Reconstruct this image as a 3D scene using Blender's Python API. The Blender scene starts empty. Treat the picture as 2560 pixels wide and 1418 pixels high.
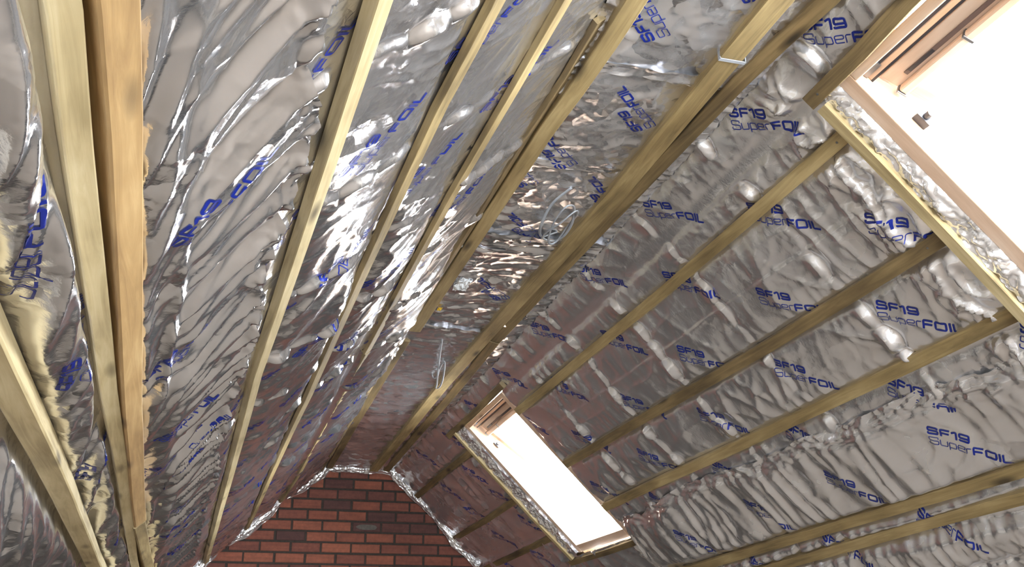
import bpy, math, random
import numpy as np
from mathutils import Matrix, Vector

scene = bpy.context.scene
COL = scene.collection
random.seed(7)
H0 = 1.55                                    # eye height above the floor

# ------------------------------------------------------------------ camera, sky, exposure
cam_d = bpy.data.cameras.new('camera')
cam_d.sensor_width = 36.0
cam_d.lens = 36.0 * 2500.0 / 2560.0
cam_d.clip_start = 0.02
cam = bpy.data.objects.new('camera', cam_d)
COL.objects.link(cam)
RM = ((0.96025475, 0.09417543, 0.26275806),
      (-0.27901872, 0.34984654, 0.89429075),
      (-0.00770479, -0.93206136, 0.36221851))
cam.matrix_world = Matrix(((RM[0][0], -RM[0][1], -RM[0][2], 0.0),
                           (RM[1][0], -RM[1][1], -RM[1][2], 0.0),
                           (RM[2][0], -RM[2][1], -RM[2][2], H0),
                           (0, 0, 0, 1)))
scene.camera = cam

world = bpy.data.worlds.new('world')
scene.world = world
world.use_nodes = True
wn = world.node_tree.nodes
wl = world.node_tree.links
wn.clear()
w_out = wn.new('ShaderNodeOutputWorld')
w_bg = wn.new('ShaderNodeBackground')
w_bg.inputs['Color'].default_value = (0.81, 0.915, 1.0, 1.0)
w_bg.inputs['Strength'].default_value = 22.0
wl.new(w_bg.outputs[0], w_out.inputs[0])

scene.view_settings.view_transform = 'Standard'
scene.view_settings.look = 'None'
scene.view_settings.gamma = 1.0
scene.view_settings.use_curve_mapping = False
scene.view_settings.exposure = 1.72
try:
    scene.cycles.use_denoising = True
    scene.cycles.adaptive_threshold = 0.02
    scene.cycles.max_bounces = 9
    scene.cycles.diffuse_bounces = 4
    scene.cycles.glossy_bounces = 6
    scene.cycles.sample_clamp_indirect = 12.0
except Exception:
    pass

# ------------------------------------------------------------------ roof planes
TR_, TL_ = (1.23, 1.42 + H0), (0.742, 1.42 + H0)
AR, AL = math.radians(45.5), math.radians(41.0)
GABLE = 7.40
BACK = -3.2


def R_(s, y, h=0.0):     # right slope: s down the slope, y along the ridge, h into the room
    return (TR_[0] + s * math.cos(AR) - h * math.sin(AR), y, TR_[1] - s * math.sin(AR) - h * math.cos(AR))


def L_(s, y, h=0.0):
    return (TL_[0] - s * math.cos(AL) + h * math.sin(AL), y, TL_[1] - s * math.sin(AL) - h * math.cos(AL))


def C_(x, y, h=0.0):
    return (x, y, TR_[1] - h)


MAPS = {'R': R_, 'L': L_, 'C': C_}


def map_np(pl, a, y, h):
    a = np.asarray(a, float); y = np.asarray(y, float); h = np.asarray(h, float)
    if pl == 'R':
        return np.stack([TR_[0] + a * math.cos(AR) - h * math.sin(AR), y, TR_[1] - a * math.sin(AR) - h * math.cos(AR)], -1)
    if pl == 'L':
        return np.stack([TL_[0] - a * math.cos(AL) + h * math.sin(AL), y, TL_[1] - a * math.sin(AL) - h * math.cos(AL)], -1)
    return np.stack([a, y, TR_[1] - h], -1)


# daylight portals in the two roof windows (sampling guides, they emit nothing themselves)
def portal(name, s0, s1, y0, y1):
    d = bpy.data.lights.new(name, 'AREA')
    d.shape = 'RECTANGLE'
    d.size = y1 - y0
    d.size_y = s1 - s0
    d.energy = 1.0
    d.cycles.is_portal = True
    o = bpy.data.objects.new(name, d)
    COL.objects.link(o)
    c = Vector(R_((s0 + s1) / 2, (y0 + y1) / 2, -0.16))
    zx = Vector((math.sin(AR), 0, math.cos(AR)))           # outward = local +Z (light shines along -Z)
    xx = Vector((0, 1, 0))
    yx = zx.cross(xx)
    m = Matrix((xx, yx, zx)).transposed().to_4x4()
    m.translation = c
    o.matrix_world = m
    return o


WIN_BIG = (0.150, 1.120, 0.975, 1.757)       # s0 s1 y0 y1
WIN_SMALL = (0.140, 1.105, 4.715, 5.500)
portal('daylight_portal', *WIN_BIG)
portal('daylight_portal', *WIN_SMALL)
_p = portal('daylight_portal', 0, 1.9, 0, 3.2)  # sampling guide for the rear opening, which is added to brighten the room
_p.matrix_world = Matrix(((1, 0, 0, 1.0), (0, 0, -1, BACK - 0.12), (0, 1, 0, 1.3), (0, 0, 0, 1)))


# ------------------------------------------------------------------ noise
def _h(ix, iy, seed):
    n = (ix.astype(np.int64) * 374761393 + iy.astype(np.int64) * 668265263 + seed * 974634777) & 0xFFFFFFFF
    n = ((n ^ (n >> 13)) * 1274126177) & 0xFFFFFFFF
    n = (n ^ (n >> 16)) & 0xFFFF
    return n / 65535.0


def gn(x, y, seed=0):
    x = np.asarray(x, float); y = np.asarray(y, float)
    x, y = np.broadcast_arrays(x, y)
    ix = np.floor(x); iy = np.floor(y)
    fx = x - ix; fy = y - iy
    u = fx * fx * fx * (fx * (fx * 6 - 15) + 10)
    v = fy * fy * fy * (fy * (fy * 6 - 15) + 10)
    r = 0
    for dx in (0, 1):
        for dy in (0, 1):
            a = _h(ix + dx, iy + dy, seed) * 2 * np.pi
            g = np.cos(a) * (fx - dx) + np.sin(a) * (fy - dy)
            r = r + g * (u if dx else 1 - u) * (v if dy else 1 - v)
    return r * 1.5


def fbm(x, y, seed=0, o=3):
    r = 0; a = 1.0; f = 1.0; t = 0
    for k in range(o):
        r = r + a * gn(x * f, y * f, seed + k * 17)
        t += a; a *= 0.5; f *= 2.03
    return r / t


def ridge(x, y, seed=0):
    return 1 - np.abs(gn(x, y, seed)) * 2.0


def folds(a, y, ang, fc, fl, seed, warp=0.35, sharp=True):
    """long folds running along direction ang (radians from the a axis); fc per metre across, fl along"""
    u = a * math.cos(ang) + y * math.sin(ang)
    v = -a * math.sin(ang) + y * math.cos(ang)
    v = v + warp / fc * gn(u * fl * 2.0, v * fc * 0.3, seed + 5)
    n = gn(v * fc, u * fl, seed)
    if sharp:
        return 0.5 - np.abs(n)
    return n


def crease(a, y, ang, fc, fl, seed, sharp=7.0, warp=0.5):
    """thin raised creases between flat panels"""
    u = a * math.cos(ang) + y * math.sin(ang)
    v = -a * math.sin(ang) + y * math.cos(ang)
    v = v + warp / fc * gn(u * fl * 2.0, v * fc * 0.3, seed + 5)
    n = gn(v * fc, u * fl, seed)
    return np.exp(-np.abs(n) * sharp) - 0.12 + 0.35 * n


def smooth(x, a, b):
    t = np.clip((x - a) / (b - a), 0, 1)
    return t * t * (3 - 2 * t)


# ------------------------------------------------------------------ materials
def new_mat(name):
    m = bpy.data.materials.new(name)
    m.use_nodes = True
    nt = m.node_tree
    nt.nodes.clear()
    out = nt.nodes.new('ShaderNodeOutputMaterial')
    b = nt.nodes.new('ShaderNodeBsdfPrincipled')
    nt.links.new(b.outputs[0], out.inputs[0])
    return m, nt, b


def N(nt, t, **kw):
    n = nt.nodes.new(t)
    for k, v in kw.items():
        if k in n.inputs:
            n.inputs[k].default_value = v
        else:
            setattr(n, k, v)
    return n


def ramp(nt, fac, stops):
    r = nt.nodes.new('ShaderNodeValToRGB')
    e = r.color_ramp.elements
    while len(e) < len(stops):
        e.new(0.5)
    for i, (p, c) in enumerate(stops):
        e[i].position = p
        e[i].color = (*c, 1.0)
    nt.links.new(fac, r.inputs[0])
    return r


def lin(r, g, b):
    f = lambda c: (c / 255 / 12.92) if c / 255 <= 0.04045 else ((c / 255 + 0.055) / 1.055) ** 2.4
    return (f(r), f(g), f(b))


def foil_mat(name, col=(0.84, 0.835, 0.85), rough=0.20, crinkle=0.10, tilt=0.3, thresh=(0.42, 0.62), metal=0.88):
    m, nt, b = new_mat(name)
    b.inputs['Metallic'].default_value = metal
    b.inputs['Base Color'].default_value = (*col, 1)
    tc = N(nt, 'ShaderNodeTexCoord')
    n1 = N(nt, 'ShaderNodeTexNoise', Scale=5.0, Detail=3.0)
    nt.links.new(tc.outputs['Object'], n1.inputs['Vector'])
    mr = N(nt, 'ShaderNodeMapRange')
    mr.inputs[1].default_value = 0.3; mr.inputs[2].default_value = 0.7
    mr.inputs[3].default_value = rough * 0.75; mr.inputs[4].default_value = rough * 1.4
    nt.links.new(n1.outputs[0], mr.inputs[0])
    nt.links.new(mr.outputs[0], b.inputs['Roughness'])
    # crackle: fine creases plus the woven scrim
    n2 = N(nt, 'ShaderNodeTexNoise', Scale=55.0, Detail=4.0, Roughness=0.6)
    n2.inputs['Distortion'].default_value = 1.2
    nt.links.new(tc.outputs['Object'], n2.inputs['Vector'])
    v = N(nt, 'ShaderNodeTexVoronoi', Scale=28.0)
    v.feature = 'DISTANCE_TO_EDGE'
    nt.links.new(tc.outputs['Object'], v.inputs['Vector'])
    cl = N(nt, 'ShaderNodeMath', operation='MINIMUM')
    cl.inputs[1].default_value = 0.12
    nt.links.new(v.outputs[0], cl.inputs[0])
    ad = N(nt, 'ShaderNodeMath', operation='MULTIPLY_ADD')
    ad.inputs[1].default_value = 0.7
    nt.links.new(cl.outputs[0], ad.inputs[0])
    nt.links.new(n2.outputs[0], ad.inputs[2])
    bp = N(nt, 'ShaderNodeBump', Strength=crinkle, Distance=0.006)
    nt.links.new(ad.outputs[0], bp.inputs['Height'])
    # flat little facets left by crumpling, in patches
    dn = N(nt, 'ShaderNodeTexNoise', Scale=9.0, Detail=2.0)
    nt.links.new(tc.outputs['Object'], dn.inputs['Vector'])
    dv = N(nt, 'ShaderNodeVectorMath', operation='MULTIPLY_ADD')
    dv.inputs[1].default_value = (0.12, 0.12, 0.12)
    nt.links.new(dn.outputs['Color'], dv.inputs[0])
    nt.links.new(tc.outputs['Object'], dv.inputs[2])
    tot = None
    for sc_, k in ((16.0, 1.0), (44.0, 0.55)):
        vo = N(nt, 'ShaderNodeTexVoronoi', Scale=sc_)
        nt.links.new(dv.outputs[0], vo.inputs['Vector'])
        c0 = N(nt, 'ShaderNodeVectorMath', operation='SUBTRACT')
        c0.inputs[1].default_value = (0.5, 0.5, 0.5)
        nt.links.new(vo.outputs['Color'], c0.inputs[0])
        c1 = N(nt, 'ShaderNodeVectorMath', operation='SCALE')
        c1.inputs['Scale'].default_value = tilt * k
        nt.links.new(c0.outputs[0], c1.inputs[0])
        if tot is None:
            tot = c1
        else:
            a_ = N(nt, 'ShaderNodeVectorMath', operation='ADD')
            nt.links.new(tot.outputs[0], a_.inputs[0])
            nt.links.new(c1.outputs[0], a_.inputs[1])
            tot = a_
    pm = N(nt, 'ShaderNodeTexNoise', Scale=4.5, Detail=3.0)
    nt.links.new(tc.outputs['Object'], pm.inputs['Vector'])
    pr_ = N(nt, 'ShaderNodeMapRange')
    pr_.inputs[1].default_value, pr_.inputs[2].default_value = thresh
    nt.links.new(pm.outputs[0], pr_.inputs[0])
    sc3 = N(nt, 'ShaderNodeVectorMath', operation='SCALE')
    nt.links.new(tot.outputs[0], sc3.inputs[0])
    nt.links.new(pr_.outputs[0], sc3.inputs['Scale'])
    nn = N(nt, 'ShaderNodeVectorMath', operation='ADD')
    nt.links.new(bp.outputs[0], nn.inputs[0])
    nt.links.new(sc3.outputs[0], nn.inputs[1])
    nz = N(nt, 'ShaderNodeVectorMath', operation='NORMALIZE')
    nt.links.new(nn.outputs[0], nz.inputs[0])
    nt.links.new(nz.outputs[0], b.inputs['Normal'])
    return m


FOIL = foil_mat('foil', tilt=0.20, thresh=(0.45, 0.70), rough=0.22)
FOIL_L = foil_mat('foil_folded', tilt=0.26, thresh=(0.44, 0.64), rough=0.16, metal=0.94)
FOIL_C = foil_mat('foil_creased', tilt=0.42, thresh=(0.36, 0.55), rough=0.19)
INK, _nt, _b = new_mat('blue_ink')
_b.inputs['Base Color'].default_value = (*lin(20, 38, 128), 1)
_b.inputs['Metallic'].default_value = 0.25
_b.inputs['Roughness'].default_value = 0.3


def wood_mat(name, c0, c1, c2, rough=0.65, ring=1.0):
    m, nt, b = new_mat(name)
    at = N(nt, 'ShaderNodeAttribute')
    at.attribute_name = 'grain'
    oi = N(nt, 'ShaderNodeObjectInfo')
    mp = N(nt, 'ShaderNodeVectorMath', operation='MULTIPLY_ADD')
    mp.inputs[1].default_value = (1.0, 1.0, 1.0)
    cx = N(nt, 'ShaderNodeCombineXYZ')
    ml = N(nt, 'ShaderNodeMath', operation='MULTIPLY')
    ml.inputs[1].default_value = 37.0
    nt.links.new(oi.outputs['Random'], ml.inputs[0])
    for i in range(3):
        nt.links.new(ml.outputs[0], cx.inputs[i])
    nt.links.new(at.outputs['Vector'], mp.inputs[0])
    nt.links.new(cx.outputs[0], mp.inputs[2])
    sc = N(nt, 'ShaderNodeVectorMath', operation='MULTIPLY')
    sc.inputs[1].default_value = (1.6, 26.0, 26.0)
    nt.links.new(mp.outputs[0], sc.inputs[0])
    n1 = N(nt, 'ShaderNodeTexNoise', Scale=1.6, Detail=5.0, Roughness=0.62)
    n1.inputs['Distortion'].default_value = 1.4 * ring
    nt.links.new(sc.outputs[0], n1.inputs['Vector'])
    sc2 = N(nt, 'ShaderNodeVectorMath', operation='MULTIPLY')
    sc2.inputs[1].default_value = (2.2, 6.0, 6.0)
    nt.links.new(mp.outputs[0], sc2.inputs[0])
    n2 = N(nt, 'ShaderNodeTexNoise', Scale=1.3, Detail=4.0)
    nt.links.new(sc2.outputs[0], n2.inputs['Vector'])
    mx = N(nt, 'ShaderNodeMath', operation='MULTIPLY_ADD')
    mx.inputs[1].default_value = 0.6
    nt.links.new(n2.outputs[0], mx.inputs[0])
    ml2 = N(nt, 'ShaderNodeMath', operation='MULTIPLY')
    ml2.inputs[1].default_value = 0.45
    nt.links.new(n1.outputs[0], ml2.inputs[0])
    nt.links.new(ml2.outputs[0], mx.inputs[2])
    r = ramp(nt, mx.outputs[0], [(0.36, c0), (0.53, c1), (0.70, c2)])
    # knots
    sc3 = N(nt, 'ShaderNodeVectorMath', operation='MULTIPLY')
    sc3.inputs[1].default_value = (2.4, 9.0, 9.0)
    nt.links.new(mp.outputs[0], sc3.inputs[0])
    vo = N(nt, 'ShaderNodeTexVoronoi', Scale=1.0)
    nt.links.new(sc3.outputs[0], vo.inputs['Vector'])
    kr = ramp(nt, vo.outputs['Distance'], [(0.05, (1, 1, 1)), (0.16, (0, 0, 0))])
    mc = N(nt, 'ShaderNodeMix', data_type='RGBA')
    nt.links.new(kr.outputs[0], mc.inputs[0])
    nt.links.new(r.outputs[0], mc.inputs[6])
    mc.inputs[7].default_value = (*[x * 0.45 for x in c0], 1)
    nt.links.new(mc.outputs[2], b.inputs['Base Color'])
    b.inputs['Roughness'].default_value = rough
    bp = N(nt, 'ShaderNodeBump', Strength=0.25, Distance=0.002)
    nt.links.new(n1.outputs[0], bp.inputs['Height'])
    nt.links.new(bp.outputs[0], b.inputs['Normal'])
    return m


WOOD = wood_mat('treated_timber', lin(104, 86, 54), lin(148, 126, 84), lin(180, 158, 112))
WOOD_PALE = wood_mat('pale_timber', lin(138, 118, 80), lin(178, 158, 116), lin(202, 184, 144))
WOOD_PINE = wood_mat('window_pine', lin(192, 158, 130), lin(212, 182, 156), lin(228, 204, 182), 0.4, 0.5)
WOOD_DARK = wood_mat('weathered_timber', lin(76, 62, 40), lin(118, 98, 64), lin(150, 128, 88))
WOOD_ORANGE = wood_mat('sawn_timber', lin(132, 100, 60), lin(166, 132, 84), lin(192, 160, 110))


def plain(name, col, rough=0.6, metal=0.0, scale=20.0, amt=0.12):
    m, nt, b = new_mat(name)
    tc = N(nt, 'ShaderNodeTexCoord')
    n = N(nt, 'ShaderNodeTexNoise', Scale=scale, Detail=4.0)
    nt.links.new(tc.outputs['Object'], n.inputs['Vector'])
    r = ramp(nt, n.outputs[0], [(0.3, tuple(c * (1 - amt) for c in col)), (0.7, tuple(min(1, c * (1 + amt)) for c in col))])
    nt.links.new(r.outputs[0], b.inputs['Base Color'])
    b.inputs['Roughness'].default_value = rough
    b.inputs['Metallic'].default_value = metal
    return m


GASKET = plain('dark_gasket', lin(52, 50, 54), 0.4)
BROWN_BAR = plain('brown_painted_bar', lin(112, 92, 84), 0.5)
STEEL = plain('steel', lin(150, 152, 156), 0.35, 1.0)
CABLE = plain('grey_cable', lin(150, 152, 156), 0.45)
WHITE = plain('white_scrap', lin(225, 225, 225), 0.8)
YELLOW = plain('yellow_plastic', lin(210, 170, 40), 0.5)
MORTAR = plain('mortar', lin(50, 42, 36), 0.95, 0.0, 60.0, 0.3)
SMEAR = plain('grey_mortar_smear', lin(84, 78, 72), 0.9, 0.0, 60.0, 0.2)
FLOOR_M = plain('chipboard', lin(126, 112, 98), 0.8, 0.0, 90.0, 0.2)
BOARD = plain('plasterboard', lin(196, 184, 168), 0.85, 0.0, 8.0, 0.05)
DECK = plain('roof_boarding', lin(120, 92, 62), 0.85, 0.0, 14.0, 0.2)

GLASS, _nt, _b = new_mat('window_glass')
_nt.nodes.clear()
_o = N(_nt, 'ShaderNodeOutputMaterial')
_t = N(_nt, 'ShaderNodeBsdfTransparent')
_g = N(_nt, 'ShaderNodeBsdfGlossy')
_g.inputs['Roughness'].default_value = 0.02
_fr = N(_nt, 'ShaderNodeFresnel')
_fr.inputs['IOR'].default_value = 1.45
_mx = N(_nt, 'ShaderNodeMixShader')
_ge = N(_nt, 'ShaderNodeNewGeometry')
_in = N(_nt, 'ShaderNodeMath', operation='SUBTRACT')
_in.inputs[0].default_value = 1.0
_nt.links.new(_ge.outputs['Backfacing'], _in.inputs[1])
_mu = N(_nt, 'ShaderNodeMath', operation='MULTIPLY')
_nt.links.new(_fr.outputs[0], _mu.inputs[0])
_nt.links.new(_in.outputs[0], _mu.inputs[1])
_nt.links.new(_mu.outputs[0], _mx.inputs[0])
_nt.links.new(_t.outputs[0], _mx.inputs[1])
_nt.links.new(_g.outputs[0], _mx.inputs[2])
_nt.links.new(_mx.outputs[0], _o.inputs[0])

BRICK, _nt, _b = new_mat('red_brick')
_geo = N(_nt, 'ShaderNodeNewGeometry')
_tc = N(_nt, 'ShaderNodeTexCoord')
_n = N(_nt, 'ShaderNodeTexNoise', Scale=38.0, Detail=6.0, Roughness=0.7)
_nt.links.new(_tc.outputs['Object'], _n.inputs['Vector'])
_sc = N(_nt, 'ShaderNodeVectorMath', operation='MULTIPLY')
_sc.inputs[1].default_value = (3.0, 3.0, 30.0)
_nt.links.new(_tc.outputs['Object'], _sc.inputs[0])
_n2 = N(_nt, 'ShaderNodeTexNoise', Scale=1.5, Detail=3.0)
_nt.links.new(_sc.outputs[0], _n2.inputs['Vector'])
_r = ramp(_nt, _geo.outputs['Random Per Island'], [(0.0, lin(74, 48, 45)), (0.18, lin(84, 52, 47)), (0.34, lin(108, 63, 52)), (0.7, lin(122, 70, 54)), (1.0, lin(136, 80, 60))])
_m1 = N(_nt, 'ShaderNodeMix', data_type='RGBA', blend_type='MULTIPLY')
_m1.inputs[0].default_value = 0.8
_r2 = ramp(_nt, _n.outputs[0], [(0.3, (0.62, 0.6, 0.6)), (0.7, (1.1, 1.08, 1.05))])
_nt.links.new(_r.outputs[0], _m1.inputs[6])
_nt.links.new(_r2.outputs[0], _m1.inputs[7])
_m2 = N(_nt, 'ShaderNodeMix', data_type='RGBA', blend_type='MULTIPLY')
_m2.inputs[0].default_value = 0.7
_r3 = ramp(_nt, _n2.outputs[0], [(0.35, (0.75, 0.72, 0.72)), (0.65, (1.1, 1.05, 1.02))])
_nt.links.new(_m1.outputs[2], _m2.inputs[6])
_nt.links.new(_r3.outputs[0], _m2.inputs[7])
_nt.links.new(_m2.outputs[2], _b.inputs['Base Color'])
_b.inputs['Roughness'].default_value = 0.9
_bp = N(_nt, 'ShaderNodeBump', Strength=0.4, Distance=0.004)
_nt.links.new(_n.outputs[0], _bp.inputs['Height'])
_nt.links.new(_bp.outputs[0], _b.inputs['Normal'])


# ------------------------------------------------------------------ object helpers
def link(name, me, mats=(), parent=None):
    o = bpy.data.objects.new(name, me)
    COL.objects.link(o)
    for m in mats:
        me.materials.append(m)
    if parent is not None:
        o.parent = parent
    return o


def tag(o, label, cat, group=None):
    o['label'] = label
    o['category'] = cat
    if group:
        o['group'] = group
    return o


def struct(o):
    o['kind'] = 'structure'
    return o


def empty(name, loc=(0, 0, 0)):
    o = bpy.data.objects.new(name, None)
    o.empty_display_size = 0.1
    o.location = loc
    COL.objects.link(o)
    return o


class MB:
    """collects verts/faces with a grain coordinate per vertex"""
    def __init__(s):
        s.v, s.f, s.g, s.mi = [], [], [], []

    def add(s, verts, faces, grain=None, mi=0):
        o = len(s.v)
        s.v += [tuple(p) for p in verts]
        s.g += [tuple(q) for q in (grain if grain is not None else verts)]
        s.f += [tuple(i + o for i in f) for f in faces]
        s.mi += [mi] * len(faces)

    def build(s, name, mats, parent=None, origin=None, smooth=False, bevel=0.0):
        me = bpy.data.meshes.new(name)
        org = Vector(origin) if origin is not None else Vector(s.v[0])
        if parent is not None:
            org0 = org
            org = Vector((0, 0, 0))
            p = parent
            while p is not None:
                org = org + p.location
                p = p.parent
            off = org0 - org
            me.from_pydata([tuple(Vector(p_) - org0) for p_ in s.v], [], s.f)
        else:
            me.from_pydata([tuple(Vector(p_) - org) for p_ in s.v], [], s.f)
        at = me.attributes.new('grain', 'FLOAT_VECTOR', 'POINT')
        at.data.foreach_set('vector', np.array(s.g, float).ravel())
        me.polygons.foreach_set('material_index', s.mi)
        if smooth:
            me.polygons.foreach_set('use_smooth', [True] * len(me.polygons))
        me.update()
        o = link(name, me, mats if isinstance(mats, (list, tuple)) else [mats], parent)
        o.location = off if parent is not None else org
        if bevel > 0:
            b = o.modifiers.new('bevel', 'BEVEL')
            b.width = bevel
            b.segments = 2
            b.limit_method = 'ANGLE'
        return o


def frame_axes(d, up):
    d = Vector(d).normalized()
    n = Vector(up)
    n = (n - d * n.dot(d)).normalized()
    return d, n, d.cross(n).normalized()


def bar(mb, pts, ups, w, t, roll=0.0, rng=None, wob=0.0012, mi=0, sub=0.12):
    """a squared timber swept along pts; the centre of its outer (foil side) face follows pts; t grows along up"""
    # resample
    P, U, D = [], [], []
    dist = 0.0
    for i in range(len(pts) - 1):
        a, b = Vector(pts[i]), Vector(pts[i + 1])
        n = max(1, int((b - a).length / sub))
        for k in range(n):
            f = k / n
            P.append(a.lerp(b, f)); U.append(Vector(ups[i]).lerp(Vector(ups[i + 1]), f)); D.append(dist + (b - a).length * f)
        dist += (b - a).length
    P.append(Vector(pts[-1])); U.append(Vector(ups[-1])); D.append(dist)
    verts, grain, faces = [], [], []
    c = min(w, t) * 0.07
    prof = [(-w / 2 + c, 0), (w / 2 - c, 0), (w / 2, c), (w / 2, t - c), (w / 2 - c, t), (-w / 2 + c, t), (-w / 2, t - c), (-w / 2, c)]
    cr, sr = math.cos(roll), math.sin(roll)
    prof = [(px * cr - (py - t / 2) * sr, px * sr + (py - t / 2) * cr + t / 2) for px, py in prof]
    r = rng or random
    ph = r.random() * 50
    n = len(P)
    for i in range(n):
        d = (P[min(i + 1, n - 1)] - P[max(i - 1, 0)])
        d, up, side = frame_axes(d, U[i])
        wo = wob * math.sin(ph + D[i] * 2.1) + wob * 0.6 * math.sin(ph * 2 + D[i] * 5.3)
        for (px, py) in prof:
            q = P[i] + side * (px + wo) + up * (py)
            verts.append(q); grain.append((D[i], px, py))
    m = len(prof)
    for i in range(n - 1):
        for j in range(m):
            j2 = (j + 1) % m
            faces.append((i * m + j, i * m + j2, (i + 1) * m + j2, (i + 1) * m + j))
    faces.append(tuple(reversed(range(m))))
    faces.append(tuple((n - 1) * m + j for j in range(m)))
    mb.add(verts, faces, grain, mi)


def box_axes(mb, c, ax, ay, az, sx, sy, sz, grain_axis=0, mi=0):
    """box centred at c with half sizes along unit axes"""
    c = Vector(c); ax, ay, az = Vector(ax), Vector(ay), Vector(az)
    vs, gs = [], []
    for i in (-1, 1):
        for j in (-1, 1):
            for k in (-1, 1):
                vs.append(c + ax * (i * sx) + ay * (j * sy) + az * (k * sz))
                q = [i * sx, j * sy, k * sz]
                g = q[grain_axis:] + q[:grain_axis]
                gs.append(g)
    fs = [(0, 1, 3, 2), (4, 6, 7, 5), (0, 4, 5, 1), (2, 3, 7, 6), (0, 2, 6, 4), (1, 5, 7, 3)]
    mb.add(vs, fs, gs, mi)


def tube(mb, pts, r, n=8, mi=0, flat=1.0):
    P = [Vector(p) for p in pts]
    vs, fs = [], []
    up = Vector((0.13, 0.2, 0.97))
    for i, p in enumerate(P):
        d = P[min(i + 1, len(P) - 1)] - P[max(i - 1, 0)]
        d, u, s = frame_axes(d, up)
        up = u
        for k in range(n):
            a = 2 * math.pi * k / n
            vs.append(p + u * (r * flat * math.cos(a)) + s * (r * math.sin(a)))
    for i in range(len(P) - 1):
        for k in range(n):
            k2 = (k + 1) % n
            fs.append((i * n + k, i * n + k2, (i + 1) * n + k2, (i + 1) * n + k))
    fs.append(tuple(reversed(range(n))))
    fs.append(tuple((len(P) - 1) * n + k for k in range(n)))
    mb.add(vs, fs, None, mi)


def catmull(pts, n=8):
    P = [Vector(p) for p in pts]
    out = []
    for i in range(len(P) - 1):
        p0 = P[max(i - 1, 0)]; p1 = P[i]; p2 = P[i + 1]; p3 = P[min(i + 2, len(P) - 1)]
        for k in range(n):
            t = k / n
            out.append(0.5 * ((2 * p1) + (p2 - p0) * t + (2 * p0 - 5 * p1 + 4 * p2 - p3) * t * t + (3 * p1 - p0 - 3 * p2 + p3) * t ** 3))
    out.append(P[-1])
    return out


# ------------------------------------------------------------------ lettering (drawn as strokes)
def _round(pl, closed=False):
    if len(pl) < 3:
        return pl
    out = [] if closed else [pl[0]]
    n = len(pl)
    rng = range(n) if closed else range(1, n - 1)
    for i in rng:
        a, b, c = np.array(pl[i - 1]), np.array(pl[i]), np.array(pl[(i + 1) % n])
        r = 0.13
        da, dc = a - b, c - b
        la, lc = np.linalg.norm(da), np.linalg.norm(dc)
        p = b + da / la * min(r, la * 0.45); q = b + dc / lc * min(r, lc * 0.45)
        for t in (0, 0.5, 1):
            out.append(tuple((1 - t) ** 2 * p + 2 * t * (1 - t) * b + t * t * q))
    out.append(out[0] if closed else pl[-1])
    return out


def glyph(ch, bold):
    t = 0.2 if bold else 0.075
    k = t / 2
    if ch == 'S':
        w = 1.22 if bold else 1.1
        return w, t, [([(w - k, .70), (w - k, 1 - k), (k, 1 - k), (k, .5), (w - k, .5), (w - k, k), (k, k), (k, .30)], 0)]
    if ch == 'F':
        w = 1.1
        return w, t, [([(k, 0), (k, 1 - k), (w, 1 - k)], 0), ([(k, .46), (w - .1, .46)], 0)]
    if ch == '1':
        w = .62
        return w, t, [([(0.02, .74), (.36, 1 - k), (w - k, 1 - k), (w - k, 0)], 0)]
    if ch == '9':
        w = 1.22
        return w, t, [([(w - k, .44), (k, .44), (k, 1 - k), (w - k, 1 - k), (w - k, k), (k, k), (k, .24)], 0)]
    if ch == 'O':
        w = 1.3
        return w, t, [([(k, k), (k, 1 - k), (w - k, 1 - k), (w - k, k)], 1)]
    if ch == 'I':
        return .24, .22, [([(.12, 0), (.12, 1)], 0)]
    if ch == 'L':
        w = .98
        return w, t, [([(k, 1), (k, k), (w, k)], 0)]
    w = .86; x = .74
    if ch == 'u':
        return w, t, [([(k, x), (k, k), (w - k, k), (w - k, x)], 0)]
    if ch == 'p':
        return w, t, [([(k, -.28), (k, x - k), (w - k, x - k), (w - k, k), (k, k)], 0)]
    if ch == 'e':
        return w, t, [([(k, .37), (w - k, .37), (w - k, x - k), (k, x - k), (k, k), (w - k, k)], 0)]
    w = .55
    return w, t, [([(k, 0), (k, x - k), (w, x - k)], 0)]


def strokes_to_quads(pl, t, closed):
    pl = _round(pl, closed)
    # densify
    q = [np.array(pl[0])]
    for a, b in zip(pl[:-1], pl[1:]):
        a, b = np.array(a), np.array(b)
        d = np.linalg.norm(b - a)
        if d < 1e-6:
            continue
        n = max(1, int(math.ceil(d / 0.16)))
        for k in range(1, n + 1):
            q.append(a + (b - a) * k / n)
    q = np.array(q)
    d = np.zeros_like(q)
    d[1:-1] = q[2:] - q[:-2]
    d[0] = q[1] - q[0]; d[-1] = q[-1] - q[-2]
    if closed:
        d[0] = d[-1] = q[1] - q[-2]
    d /= np.linalg.norm(d, axis=1)[:, None]
    nrm = np.stack([-d[:, 1], d[:, 0]], 1)
    rows = [q + nrm * (t / 2 * o) for o in (-1, -0.33, 0.33, 1)]
    vs = np.stack(rows, 1).reshape(-1, 2)
    fs = []
    for i in range(len(q) - 1):
        for j in range(3):
            fs.append((i * 4 + j, (i + 1) * 4 + j, (i + 1) * 4 + j + 1, i * 4 + j + 1))
    return vs, fs


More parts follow.
